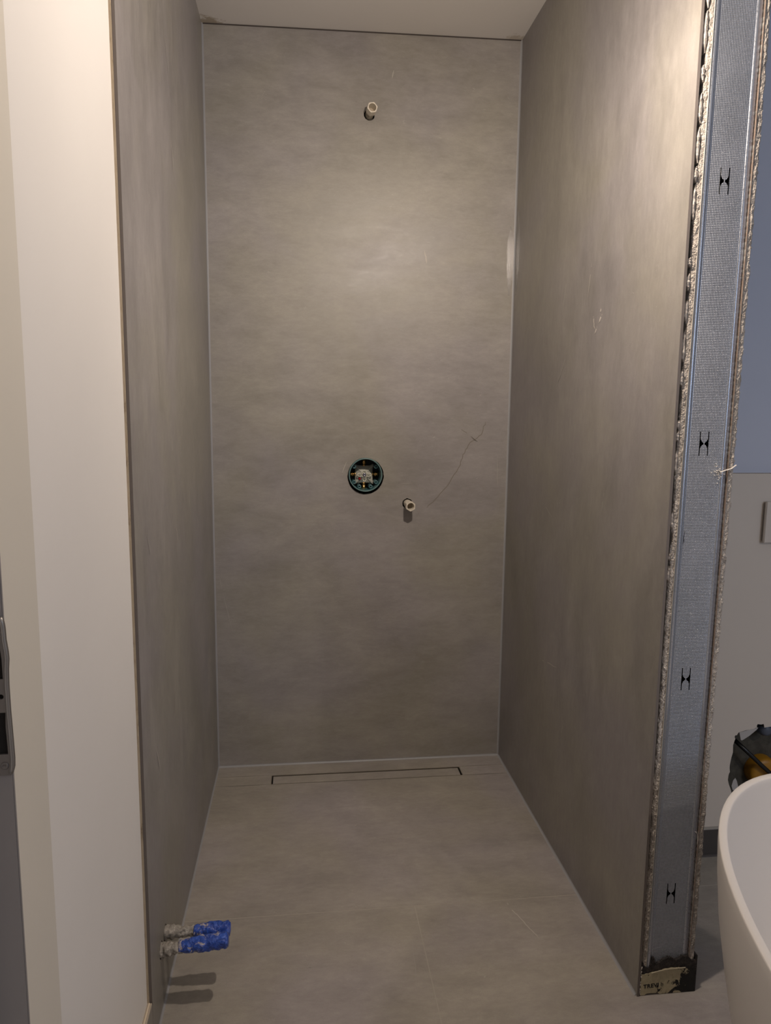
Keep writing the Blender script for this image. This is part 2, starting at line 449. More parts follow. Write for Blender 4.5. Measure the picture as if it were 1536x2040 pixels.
# enclosing walls with a window behind the camera
bm = bmesh.new(); box(bm, (3.4, -3.6, 0), (3.5, .1, 2.5)); struct(obj('wall_east', bm, M_outer))
bm = slab_with_holes([(-.16, 0), (3.5, 0), (3.5, 2.5), (-.16, 2.5)], [[(2.0, .95), (3.1, .95), (3.1, 2.15), (2.0, 2.15)]], .12, lambda u, v: Vector((u, -3.6, v)), Vector((0, -1, 0)), 0, 0)
struct(obj('wall_front', bm, M_outer))
bm = bmesh.new()
for a, b in (((2.0, .95), (2.05, 2.15)), ((3.05, .95), (3.1, 2.15)), ((2.05, .95), (3.05, 1.0)), ((2.05, 2.10), (3.05, 2.15)), ((2.53, 1.0), (2.57, 2.10))):
    box(bm, (a[0], -3.68, a[1]), (b[0], -3.62, b[1]))
win = struct(obj('window_1', bm, M_casing))

# white blank cover on the low wall
t = tag(empty('cover_plate', (1.575, YW, .895)), 'pale square cover plate on the low plaster wall right of the stud wall', 'cover plate')
bm = bmesh.new(); box(bm, (1.514, YW - .014, .898), (1.640, YW - .0045, 1.008), 0, .0015); part('plate', bm, M_greywall, t)
bm = bmesh.new(); box(bm, (1.517, YW - .0045, .901), (1.637, YW, 1.005)); o = part('backing_frame', bm, M_dark, t); o['label'] = 'dark recessed backing frame'

# pipes in the broken opening
def tube_obj(name, pts, rad, m, seg=18, parent=None):
    bm = bmesh.new(); tube(bm, pts, rad, seg); 
    return obj(name, bm, m, parent, True)
M_blackpl = mat('black_rubber', (.008, .008, .008), .35)
o = tube_obj('drain_hose', [(1.513, YW + .040, .318), (1.545, YW + .024, .288), (1.59, YW + .016, .246), (1.70, YW + .014, .150)], .0060, M_blackpl)
tag(o, 'black hose slanting across the broken opening in the low wall', 'hose')
bm = bmesh.new()
lathe_y(bm, 1.601, .350, [(.0001, YW + .02), (.010, YW + .021), (.017, YW + .026), (.021, YW + .035), (.021, YW + .0695)], 28)
tag(obj('pipe_cap', bm, mat('blue_grey_plastic', (.10, .115, .15), .4), smooth=True), 'blue grey round cap at the top of the broken wall opening', 'cap')
bm = bmesh.new()
lathe_y(bm, 1.614, .213, [(.0001, YW + .030), (.034, YW + .031), (.042, YW + .035), (.045, YW + .042), (.045, YW + .0695)], 32)
tag(obj('yellow_pipe_cap', bm, mat('amber_plastic', (.36, .17, .01), .45), smooth=True), 'amber yellow round cap low in the opening just above the bath rim', 'cap')
# torn paper flaps of the plasterboard
M_paper = mat('torn_paper', (.44, .42, .40), .85)
bm = bmesh.new()
def flap(bm, pts, y):
    a = [bm.verts.new((x, y, z)) for x, z in pts]; b = [bm.verts.new((x, y + .001, z)) for x, z in pts]
    bm.faces.new(a); bm.faces.new(b[::-1])
    for i in range(len(a)): bm.faces.new((a[i], a[(i + 1) % len(a)], b[(i + 1) % len(a)], b[i]))
flap(bm, [(1.498, .3605), (1.504, .338), (1.508, .337), (1.515, .341), (1.529, .350), (1.5485, .366), (1.553, .3725), (1.540, .3685), (1.520, .3655)], YW - .0015)
tag(obj('torn_paper_flap', bm, M_paper), 'torn grey paper flap hanging at the top edge of the broken wall opening', 'paper flap')
bm = bmesh.new()
flap(bm, [(1.4875, .203), (1.491, .219), (1.497, .226), (1.502, .217), (1.509, .196), (1.501, .188), (1.492, .190)], YW - .0015)
tag(obj('paper_scrap', bm, M_paper), 'small torn paper scrap at the lower left corner of the broken wall opening', 'paper scrap')

# ------------------------------------------------------------------ stud wall end: plasterboards, steel stud
def lean(z): return .0042 * z
M_gyps = mat('broken_gypsum', (.56, .50, .44), .95)
v = coords(M_gyps)
n1 = noise_tex(M_gyps, v, 170, 6, .75); n2 = noise_tex(M_gyps, v, 38, 4, .6)
vo = nn(M_gyps, 'ShaderNodeTexVoronoi'); vo.inputs['Scale'].default_value = 300; lk(M_gyps, v, vo.inputs['Vector'])
setc(M_gyps, mix(M_gyps, ramp(M_gyps, n1, [(.3, (.36, .31, .27)), (.5, (.56, .50, .44)), (.68, (.80, .74, .66))]), ramp(M_gyps, n2, [(.3, .75), (.7, 1.1)]), 1.0, 'MULTIPLY'))
bump(M_gyps, mth(M_gyps, 'ADD', n1, mth(M_gyps, 'MULTIPLY', vo.outputs['Distance'], .7)), 1.0, .004)
M_bpaper = mat('brown_board_paper', (.24, .18, .145), .8)
M_gpaper = mat('grey_board_paper', (.45, .43, .40), .8)
def board(name, x0, x1, zlo, rag_side, seed, paper):
    """end of a cut plasterboard: ragged broken core; paper liner on the stud side"""
    bm = bmesh.new()
    nz, nx = 900, 7
    rows = []
    for i in range(nz + 1):
        z = zlo + (2.40 - zlo) * i / nz
        row = []
        jag = noise.noise(Vector((seed, z * 45, 0))) * .0022 + noise.noise(Vector((seed + 5, z * 190, 0))) * .0013
        spike = max(0, noise.noise(Vector((seed + 9, z * 120, 3))) - .42) * .010
        for k in range(nx + 1):
            t = k / nx
            x = x0 + (x1 - x0) * t
            dy = noise.noise(Vector((x * 420, z * 200, seed))) * .0016 + noise.noise(Vector((x * 130, z * 70, seed + 3))) * .0022
            edge = (1 - t) if rag_side < 0 else t
            e2 = max(0, (edge - .55) / .45)
            x += rag_side * (jag + spike) * e2 * e2
            dy += .003 * e2 * e2
            row.append(bm.verts.new((x + lean(z), YF + .001 + dy, z)))
        rows.append(row)
    back = []
    for i in (0, nz):
        z = zlo + (2.40 - zlo) * i / nz
    for i in range(nz):
        for k in range(nx):
            bm.faces.new((rows[i][k], rows[i][k + 1], rows[i + 1][k + 1], rows[i + 1][k]))
    # sides run back to the rear wall
    for k, mi in ((0, 1), (nx, 1)):
        b = [bm.verts.new((rows[i][k].co.x, -.004, rows[i][k].co.z)) for i in range(0, nz + 1)]
        for i in range(nz):
            bm.faces.new((rows[i][k], rows[i + 1][k], b[i + 1], b[i])).material_index = mi
    bk = [(bm.verts.new((rows[i][0].co.x, -.004, rows[i][0].co.z)), bm.verts.new((rows[i][nx].co.x, -.004, rows[i][nx].co.z))) for i in (0, nz)]
    bm.faces.new((bk[0][0], bk[0][1], bk[1][1], bk[1][0])).material_index = 1
    for i, q in ((0, 0), (nz, 1)):
        bm.faces.new(rows[i] + [bk[q][1], bk[q][0]]).material_index = 1
    # liner paper edge against the stud
    xi = x1 if rag_side < 0 else x0
    s = 1 if rag_side < 0 else -1
    for i in range(0, nz, 12):
        z0 = zlo + (2.40 - zlo) * i / nz; z1 = zlo + (2.40 - zlo) * (i + 12) / nz
        vs = box(bm, (0, YF - .0012, z0), (1, YF + .006, z1), 2)
        for v_ in vs:
            v_.co.x = (xi - s * .0005 if v_.co.x < .5 else xi) + lean(v_.co.z)
    return obj(name, bm, [M_gyps, M_gpaper, paper])
PB1 = (W + .0085, W + .0190); STX = (W + .0196, W + .1131); PB2 = (W + .1137, W + .1275)
o = board('plasterboard', PB1[0], PB1[1], .066, -1, 11.3, M_gpaper)
tag(o, 'ragged plasterboard edge between the right shower tiles and the steel stud', 'plasterboard', 'cut plasterboards of the stud wall')
o = board('plasterboard', PB2[0], PB2[1], .070, 1, 27.9, M_bpaper)
tag(o, 'ragged plasterboard edge on the bath side of the steel stud', 'plasterboard', 'cut plasterboards of the stud wall')
# adhesive lumps behind the right tiles, thick towards the top
bm = bmesh.new(); rnd = random.Random(4)
z = .02
M_adh = mat('tile_adhesive_pale', (.62, .56, .49), .95)
nb = noise_tex(M_adh, coords(M_adh), 140, 5, .7); bump(M_adh, nb, .8, .003)
setc(M_adh, ramp(M_adh, nb, [(.35, (.34, .29, .25)), (.6, (.66, .60, .53))]))
while z < 2.36:
    hgt = rnd.uniform(.012, .05) * (.6 + .5 * z)
    dens = .12 if z < .9 else (.55 if z < 1.25 else .8)
    if rnd.random() < dens:
        x0 = W + .0062 + rnd.uniform(0, .001); x1 = PB1[0] + lean(z) - .0008
        n = 10; fr = []; 
        for i in range(n + 1):
            zz = z + hgt * i / n
            q = min(1, 4 * (i / n) * (1 - i / n) + .2)
            l = x0 + (x1 - x0) * (1 - q) + rnd.uniform(-.0006, .0012)
            y = YF + .003 - .004 * q + rnd.uniform(-.001, .001)
            fr.append((bm.verts.new((l, y, zz)), bm.verts.new(((l + x1) / 2, y - .0015, zz)), bm.verts.new((x1, y, zz)), bm.verts.new((x1, YF + .03, zz)), bm.verts.new((l, YF + .03, zz))))
        for a, b in zip(fr[:-1], fr[1:]):
            for k in range(5): bm.faces.new((a[k], a[(k + 1) % 5], b[(k + 1) % 5], b[k]))
        bm.faces.new(fr[0]); bm.faces.new(fr[-1])
    z += hgt + rnd.uniform(.002, .02)
tag(obj('tile_adhesive', bm, M_adh), 'crumbly pale adhesive squeezed out along the front edge of the right shower tiles', 'adhesive', kind='stuff')
bm = bmesh.new(); box(bm, (W + .0056, YF + .03, 0), (W + .0085, 0.0, 2.40)); struct(obj('trim_10', bm, M_dark))

# steel stud -------------------------------------------------------------------
M_steel = mat('galvanised_steel', (.52, .545, .59), .36, .85)
tc = nn(M_steel, 'ShaderNodeTexCoord'); sp = nn(M_steel, 'ShaderNodeSeparateXYZ'); lk(M_steel, tc.outputs['Object'], sp.inputs[0])
K = 2 * pi / .0062
sx = mth(M_steel, 'SINE', mth(M_steel, 'MULTIPLY', mth(M_steel, 'ADD', sp.outputs[0], mth(M_steel, 'MULTIPLY', sp.outputs[2], 1.0)), K))
sz = mth(M_steel, 'SINE', mth(M_steel, 'MULTIPLY', mth(M_steel, 'SUBTRACT', sp.outputs[0], mth(M_steel, 'MULTIPLY', sp.outputs[2], 1.0)), K))
kn = mth(M_steel, 'MULTIPLY', sx, sz)
nb = noise_tex(M_steel, tc.outputs['Object'], 9, 4, .6)
spn = noise_tex(M_steel, tc.outputs['Object'], 240, 2, .5)
c1 = mix(M_steel, ramp(M_steel, nb, [(.3, (.40, .425, .475)), (.7, (.45, .475, .53))]), ramp(M_steel, spn, [(.3, .92), (.7, 1.08)]), 1.0, 'MULTIPLY')
c1 = mix(M_steel, c1, ramp(M_steel, mth(M_steel, 'ADD', mth(M_steel, 'MULTIPLY', kn, .5), .5), [(.0, .70), (.5, 1.0), (1.0, 1.18)]), .75, 'MULTIPLY')
setc(M_steel, c1); setr(M_steel, ramp(M_steel, nb, [(.3, .38), (.7, .42)]))
bump(M_steel, kn, .8, .0008)
M_steel_s = mat('galvanised_steel_plain', (.45, .48, .54), .30, .85)
nb = noise_tex(M_steel_s, coords(M_steel_s), 300, 3, .6)
setr(M_steel_s, ramp(M_steel_s, nb, [(.3, .24), (.7, .40)])); bump(M_steel_s, nb, .08, .0004)
stud = tag(empty('metal_stud', (STX[0], YF, 0)), 'galvanised steel stud with knurled web and H shaped cut-outs ending the right wall', 'metal stud')
WD = STX[1] - STX[0]
# profile across the width: (x, y offset from YF; positive = deeper), flag knurl for the segment that follows
prof = [(0, .045), (0, .006), (.0006, .0028), (.0022, .0008), (.0045, .0000), (.0070, .0000), (.0085, .0012), (.0100, .0026), (.0130, .0030),
        (.0808 * WD / .0935, .0030), (.0822 * WD / .0935, .0018), (.0840 * WD / .0935, .0012), (.0858 * WD / .0935, .0018), (.0870 * WD / .0935, .0026),
        (WD - .0024, .0024), (WD - .0008, .0036), (WD, .006), (WD, .045)]
bm = bmesh.new()
zs = [.03 + (2.38 - .03) * i / 40 for i in range(41)]
rows = []
for z in zs:
    rows.append([bm.verts.new((STX[0] + x + lean(z), YF + y, z)) for x, y in prof])
for i in range(40):
    for k in range(len(prof) - 1):
        if k == 8: continue
        bm.faces.new((rows[i][k], rows[i][k + 1], rows[i + 1][k + 1], rows[i + 1][k])).material_index = 1
bmesh.ops.remove_doubles(bm, verts=bm.verts[:], dist=1e-6)
part('flange_profile', bm, [M_steel, M_steel_s], stud, True)
# knurled web with cut-outs: plate with H shaped holes
def h_hole(cx, cz, hw, hh):
    """outline of two slender uprights joined by a pinched waist"""
    left = []; 
    o_, i_ = hw, hw * .77
    L = [(-o_, hh), (-i_, hh), (-i_, hh * .42), (-i_ * .72, hh * .20), (-.10 * hw, .05 * hh), (-.10 * hw, -.05 * hh), (-i_ * .72, -hh * .20), (-i_, -hh * .42), (-i_, -hh), (-o_, -hh)]
    A = [(cx + x, cz + z) for x, z in L]
    B = [(cx - x, cz + z) for x, z in L]
    return A, B
holesw = []
HZ = [(.0015 + 1.070 - .0025, 1.661), (1.0655, 1.179), (1.0625, .704), (1.0635, .231)]
for cx, cz in HZ:
    a, b = h_hole(cx - lean(cz), cz, .0095, .0235)
    holesw += [a, b]
xa, xb = STX[0] + prof[8][0], STX[0] + prof[9][0]
bm = slab_with_holes([(xa, .03), (xb, .03), (xb, 2.38), (xa, 2.38)], holesw, .0006, lambda u, v_: Vector((u + lean(v_), YF + .0030, v_)), Vector((0, 1, 0)), 0, 0)
part('web', bm, [M_steel], stud)
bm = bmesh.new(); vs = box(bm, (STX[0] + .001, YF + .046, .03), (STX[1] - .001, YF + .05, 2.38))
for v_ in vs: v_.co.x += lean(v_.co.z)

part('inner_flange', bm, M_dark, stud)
# dark pencil scribble
bm = bmesh.new(); M_pen = mat('pencil_line', (.05, .05, .07), .7)
cx, cz = 1.0255, 1.0
for a, b, c, d in ((.012, .010, .010, -.020), (.004, .004, .001, -.008), (.011, -.006, .012, -.014)):
    strip(bm, wobble([(STX[0] + a + .004 + lean(1), YF + .0027, cz + b), (STX[0] + c + .004 + lean(1), YF + .0027, cz + d)], 4, .0004), .0008, (0, -1, 0), 0, .0002)
part('pencil_mark', bm, M_pen, stud)
# stray fibres and plaster splashes on the edge
M_plast = mat('white_plaster', (.80, .75, .68), .9)
bm = bmesh.new()
def splash(bm, pts, w_):
    for p0, p1 in zip(pts[:-1], pts[1:]):
        tube(bm, [p0, p1], w_, 6)
splash(bm, [(PB2[0] - .016 + lean(1.15), YF - .001, 1.124), (PB2[0] - .006 + lean(1.15), YF - .0025, 1.128), (PB2[0] + .005 + lean(1.15), YF - .003, 1.131), (PB2[1] + .002 + lean(1.15), YF - .001, 1.138)], .0012)
rnd = random.Random(2)
for k in range(34):
    x = PB2[0] - .017 + rnd.gauss(0, .0045) + lean(1.13); z = 1.124 + rnd.gauss(0, .007)
    box(bm, (x, YF + .0005, z), (x + .0014, YF + .0031, z + .0012))
tag(obj('plaster_splash', bm, M_plast), 'small white plaster splash across the stud and the bath side board at mid height', 'plaster splash')
bm = bmesh.new()
P = []
for k in range(11):
    t = k / 10
    P.append((PB2[0] - .010 + .008 * t ** .6 + lean(.37), YF - .0015 - .002 * sin(pi * t), .372 - .027 * t * t))
tube(bm, P, .0004, 5)
tag(obj('loose_fibre', bm, M_plast), 'thin pale loose fibre curling off the lower right edge of the steel stud', 'fibre')

# offcut at the foot of the stud wall
M_off = mat('olive_foam_board', (.30, .26, .17), .85)
v = coords(M_off); n1 = noise_tex(M_off, v, 38, 5, .7, 1.6); n2 = noise_tex(M_off, v, 150, 3)
sx_ = nn(M_off, 'ShaderNodeSeparateXYZ'); lk(M_off, v, sx_.inputs[0])
g1 = mth(M_off, 'ADD', n1, mth(M_off, 'MULTIPLY', sx_.outputs[0], 2.7))
black = ramp(M_off, g1, [(.69, 0.0), (.705, 1.0)])
bs = mix(M_off, (.34, .30, .195), (.52, .46, .31), n2)
setc(M_off, mix(M_off, bs, (.012, .011, .010), black)); bump(M_off, mth(M_off, 'ADD', n2, black), .5, .002)
oc = tag(empty('board_offcut', (1.006, YF, 0)), 'olive offcut smeared with black bitumen at the foot of the steel stud', 'offcut')
bm = bmesh.new()
top = [(1.0062, .050), (1.018, .0515), (1.030, .054), (1.045, .0565), (1.058, .060), (1.075, .0615), (1.092, .0605), (1.104, .060), (1.118, .059), (1.1285, .056)]
bot = [(1.1285, .001), (1.09, .001), (1.050, .001), (1.046, .004), (1.030, .005), (1.020, .0045), (1.016, .001), (1.0062, .001)]
# object coords relative to the offcut origin, so the smear pattern follows the piece
lp = top + bot
a = [bm.verts.new((x, YF - .003, z)) for x, z in lp]; b = [bm.verts.new((x, YF + .03, z)) for x, z in lp]
bm.faces.new(a); bm.faces.new(b[::-1])
for i in range(len(a)): bm.faces.new((a[i], a[(i + 1) % len(a)], b[(i + 1) % len(a)], b[i]))
part('board', bm, M_off, oc)
def text_part(txt, size, loc, rot, m, parent, name='lettering', off=.0006):
    cu = bpy.data.curves.new('t', 'FONT'); cu.body = txt; cu.size = size; cu.extrude = .0001; cu.offset = off; cu.space_character = 1.08
    ob = bpy.data.objects.new('t', cu); C.objects.link(ob)
    bpy.context.view_layer.update()
    me = bpy.data.meshes.new_from_object(ob.evaluated_get(bpy.context.evaluated_depsgraph_get()))
    bpy.data.objects.remove(ob)
    me.materials.clear(); me.materials.append(m); me.name = name
    o = bpy.data.objects.new(name, me); C.objects.link(o)
    o.parent = parent; o.location = Vector(loc) - Vector(parent.location); o.rotation_euler = rot
    return o
M_ink = mat('black_ink', (.010, .010, .010), .7)
text_part('TREVI', .0128, (1.0125, YF - .0033, .0175), (radians(90), radians(-3), 0), M_ink, oc, off=.00042)
text_part('h', .0128, (1.0510, YF - .0033, .0205), (radians(90), radians(-3), 0), mat('faded_ink', (.055, .05, .035), .8), oc, 'faded_letter', off=.0001)
# pale torn top layer
bm = bmesh.new()
for x0, z0, x1, z1 in ((1.028, .0535, 1.058, .0595), (1.055, .0595, 1.104, .0605)):
    tube(bm, wobble([(x0, YF - .0045, z0), (x1, YF - .0045, z1)], 5, .0004), .0011, 6)
part('torn_edge', bm, mat('pale_foam', (.42, .37, .27), .9), oc)
# black membrane crumpled behind it
M_tar = mat('black_bitumen', (.018, .014, .013), .7)
nb = noise_tex(M_tar, coords(M_tar), 160, 4, .7); bump(M_tar, nb, .8, .003)
setc(M_tar, ramp(M_tar, nb, [(.4, (.010, .008, .008)), (.75, (.060, .048, .042))]))
bm = bmesh.new(); rnd = random.Random(21)
pts = [(1.006, .080), (1.012, .070), (1.020, .062), (1.026, .072), (1.030, .088), (1.034, .085), (1.038, .072), (1.047, .076), (1.056, .082), (1.066, .086), (1.075, .083),
       (1.082, .077), (1.089, .081), (1.096, .085), (1.104, .086), (1.112, .083), (1.118, .074), (1.125, .074), (1.1295, .072)]
tp = []
for (a, b) in zip(pts[:-1], pts[1:]):
    for k in range(4):
        t = k / 4; tp.append((a[0] + (b[0] - a[0]) * t, a[1] + (b[1] - a[1]) * t + rnd.uniform(-.0012, .0012)))
tp.append(pts[-1])
rows = []
for j in range(7):
    s = j / 6
    rows.append([bm.verts.new((x, YF - .0022 + .0014 * noise.noise(Vector((x * 200, z * s * 200, 1))), .03 + (z - .03) * s)) for x, z in tp])
rb = [bm.verts.new((x, YF + .004, z)) for x, z in tp]
for r0, r1 in zip(rows[:-1], rows[1:]):
    for i in range(len(tp) - 1): bm.faces.new((r0[i], r0[i + 1], r1[i + 1], r1[i]))
for i in range(len(tp) - 1): bm.faces.new((rows[-1][i], rows[-1][i + 1], rb[i + 1], rb[i]))
tag(obj('bitumen_smear', bm, M_tar), 'ragged black bitumen smear on the stud just above the olive offcut', 'bitumen smear')
bm = bmesh.new(); box(bm, (1.1287, YF - .002, 0), (1.1315, YF + .02, .085))
tag(obj('membrane_strip', bm, M_tar), 'thin black upright membrane strip on the bath side of the olive offcut', 'membrane')
bm = bmesh.new(); rnd = random.Random(31)
for k in range(26):
    x = W + .0068 + rnd.uniform(-.0008, .0012); z = rnd.uniform(.003, .068); r = rnd.uniform(.0008, .002)
    bmesh.ops.create_icosphere(bm, subdivisions=1, radius=r, matrix=Matrix.Translation((x, YF - .002, z)))
tag(obj('plaster_crumbs', bm, M_plast), 'white plaster crumbs stuck beside the left edge of the olive offcut', 'crumbs', kind='stuff')
# inner core of the stud wall behind everything
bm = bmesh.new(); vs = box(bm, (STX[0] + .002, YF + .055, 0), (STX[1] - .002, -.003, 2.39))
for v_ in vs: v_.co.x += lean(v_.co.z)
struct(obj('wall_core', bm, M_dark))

# ------------------------------------------------------------------ shower channel
dr = tag(empty('shower_drain', ((DX0 + DX1) / 2, (DY0 + DY1) / 2, 0)), 'narrow tile-insert shower channel in the floor along the rear wall', 'shower drain')
M_ss = mat('brushed_steel', (.62, .58, .52), .28, 1.0)
bm = bmesh.new(); th = .0022
box(bm, (DX0, DY0, -.03), (DX0 + th, DY1, .0004)); box(bm, (DX1 - th, DY0, -.03), (DX1, DY1, .0004))
box(bm, (DX0 + th, DY0, -.03), (DX1 - th, DY0 + th * .7, .0002)); box(bm, (DX0 + th, DY1 - .0036, -.03), (DX1 - th, DY1, .0012))
part('channel_frame', bm, M_ss, dr)
bm = bmesh.new(); box(bm, (DX0 + .0065, DY0 + .0030, -.010), (DX1 - .0075, DY1 - .0062, -.0002), 0, .0004)
part('tile_cover', bm, M_floor, dr)
bm = bmesh.new(); box(bm, (DX0 + th, DY0 + .0016, -.032), (DX1 - th, DY1 - th, -.0295)); part('channel_base', bm, M_dark, dr)

# ------------------------------------------------------------------ concealed shower valve
va = tag(empty('shower_valve_box', (VX, 0, VZ)), 'round petrol green concealed valve box set in the middle of the rear wall', 'valve box')
M_teal = mat('petrol_green_plastic', (.050, .125, .140), .38)
M_tealhi = mat('petrol_green_rim', (.13, .23, .23), .30)
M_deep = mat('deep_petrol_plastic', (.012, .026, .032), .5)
bm = bmesh.new()
lathe_y(bm, VX - .0015, VZ + .002, [(.0525, .082), (.0525, -.010), (.0535, -.0125), (.0558, -.0125), (.0568, -.010), (.0568, .082)], 64)
part('housing', bm, M_teal, va, True)
bm = bmesh.new()
lathe_y(bm, VX - .0015, VZ + .002, [(.0526, -.0118), (.0534, -.0148), (.0556, -.0148), (.0566, -.0118)], 64, close=True)
part('rim', bm, M_tealhi, va, True)
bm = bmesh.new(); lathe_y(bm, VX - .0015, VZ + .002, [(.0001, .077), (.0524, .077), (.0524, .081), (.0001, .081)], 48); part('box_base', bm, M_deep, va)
for an in (215, 325, 245, 295, 35, 145):
    x = VX - .0015 + .0455 * cos(radians(an)); z = VZ + .002 + .0455 * sin(radians(an))
    bm = bmesh.new(); lathe_y(bm, x, z, [(.0022, .012), (.0022, .006), (.0062, .0055), (.0068, .007), (.0068, .076), (.0022, .0759)], 18)
    e = part('screw_boss', bm, M_teal, va, True)
    bm = bmesh.new(); lathe_y(bm, x, z, [(.0001, .014), (.0021, .014), (.0021, .040), (.0001, .040)], 10); 
    sc = obj('screw_hole', bm, M_dark, e)
    for v_ in sc.data.vertices: v_.co -= Vector(va.location)
# white star cornered cover of the cartridge
M_cov = mat('off_white_plastic', (.52, .52, .46), .45)
bm = bmesh.new()
loop = []
r0 = .0335; inn = .0300
for q in range(4):
    a0 = pi / 4 + q * pi / 2
    # pointed horn, then concave side
    d = Vector((cos(a0), sin(a0))); s = Vector((-sin(a0), cos(a0)))
    loop += [d * .0475 - s * .0030, d * .0475 + s * .0030]
    nx_ = Vector((cos(a0 + pi / 4), sin(a0 + pi / 4))); sx2 = Vector((-sin(a0 + pi / 4), cos(a0 + pi / 4)))
    for t in (-.022, -.012, .012, .022): loop.append(nx_ * (inn + (.0006 if abs(t) > .02 else 0)) + sx2 * t)
cc = Vector((VX - .002, VZ - .0005))
def ring_at(y, k):
    return [bm.verts.new((cc.x + p.x * k, y, cc.y + p.y * k)) for p in loop]
R = [ring_at(.066, 1.0), ring_at(.050, 1.0), ring_at(.047, .93), ring_at(.034, .34)]
for a, b in zip(R[:-1], R[1:]):
    for i in range(len(a)): bm.faces.new((a[i], a[(i + 1) % len(a)], b[(i + 1) % len(a)], b[i]))
bm.faces.new(R[-1]); bm.faces.new(R[0])
cov = part('cartridge_cover', bm, M_cov, va)
# cross shaped adjuster: four looped arms
M_cross = mat('ivory_plastic', (.66, .65, .55), .4)
for an, ln in ((0, .0235), (90, .0150), (180, .0235), (270, .0225)):
    bm = bmesh.new(); d = Vector((cos(radians(an)), sin(radians(an)))); s = Vector((-d.y, d.x))
    P = []
    for k in range(17):
        t = k / 16 * pi
        u = .006 + (ln - .012) + .006 * sin(t) if 0 < k < 16 else .006
        w_ = .0050 * cos(t)
        P.append((cc.x + d.x * u + s.x * w_, .0275, cc.y + d.y * u + s.y * w_))
    P.append(P[0]); tube(bm, P, .0017, 8, cap=False)
    tube(bm, [(cc.x + d.x * .004, .028, cc.y + d.y * .004), (cc.x + d.x * (ln - .003), .028, cc.y + d.y * (ln - .003))], .0009, 8)
    part('adjuster_arm', bm, M_cross, va, True)
bm = bmesh.new(); lathe_y(bm, cc.x, cc.y, [(.0001, .024), (.0020, .024), (.0024, .0225), (.0052, .0225), (.0064, .024), (.0064, .038)], 28)
part('spindle', bm, mat('chrome', (.50, .50, .60), .12, 1.0), va, True)
bm = bmesh.new(); lathe_y(bm, cc.x - .0155, cc.y - .0135, [(.0001, .0340), (.0038, .0340), (.0048, .0352), (.0048, .046)], 22)
o = part('hot_marker', bm, mat('red_plastic', (.36, .012, .016), .35), va, True); o['label'] = 'round red marker'
M_brass = mat('brass', (.70, .42, .16), .25, 1.0)
for an in (0, 90, 180, 270):
    d = Vector((cos(radians(an)), sin(radians(an)))); bm = bmesh.new()
    P = [(cc.x + d.x * r_, .055, cc.y + d.y * r_) for r_ in (.028, .0325, .0330, .0375, .0380, .0515)]
    tube(bm, P, [.0085, .0085, .0065, .0065, .0082, .0082], 20)
    part('brass_fitting', bm, M_brass, va, True)

# ------------------------------------------------------------------ pipe stubs on the rear wall (white building plugs)
M_plug = mat('ivory_plug_plastic', (.70, .64, .54), .42)
M_plug_in = mat('inner_plug_plastic', (.46, .39, .30), .6)
M_gran = mat('dirty_plug_plastic', (.40, .36, .29), .8)
nb = noise_tex(M_gran, coords(M_gran), 130, 4, .7)
setc(M_gran, ramp(M_gran, nb, [(.35, (.10, .085, .065)), (.5, (.38, .34, .27)), (.7, (.60, .55, .46))]))
def plug(name, base, tip, r, label, dirt, rot=0.0):
    t = tag(empty(name, base), label, 'pipe plug')
    b = Vector(base); e = Vector(tip); d = (e - b).normalized()
    # hexagonal socket end with open bore
    bm = bmesh.new()
    hexf = lambda i, an: (1.0 / max(cos(((an + rot) % (pi / 3)) - pi / 6), .86)) * .985
    L = (e - b).length
    pt = lambda k: tuple(b + d * L * k)
    tube(bm, [pt(.45), pt(.50), pt(1.0)], [r * .86, r, r], 24, cap=False, rf=hexf)
    outer = bm.verts[-24:]
    n0 = len(bm.verts)
    tube(bm, [pt(.35), pt(1.0)], [r * .76, r * .80], 24, cap=False)
    bm.verts.ensure_lookup_table()
    inner = [bm.verts[n0 + 24 + k] for k in range(24)]; outer = [bm.verts[n0 - 24 + k] for k in range(24)]
    for k in range(24): bm.faces.new((outer[k], outer[(k + 1) % 24], inner[(k + 1) % 24], inner[k]))
    part('socket', bm, M_plug, t)
    bm = bmesh.new(); tube(bm, [pt(.36), pt(.34)], r * .77, 24); part('bore_end', bm, M_plug_in, t)
    bm = bmesh.new(); tube(bm, [tuple(b + Vector((0, .045, 0))), tuple(b), pt(.5)], [r * .88, r * .88, r * .88], 24, cap=False); part('thread', bm, dirt, t, True)
    return t
plug('white_pipe_plug', (.5120, 0.0, 2.1595), (.5165, -.052, 2.161), .0148, 'open white pipe plug high on the rear wall under the ceiling', M_gran, .2)
plug('ivory_pipe_plug', (.6520, 0.0, .9235), (.6545, -.056, .9205), .0150, 'open white hexagonal pipe plug on the rear wall below right of the valve box', M_plug, .5)

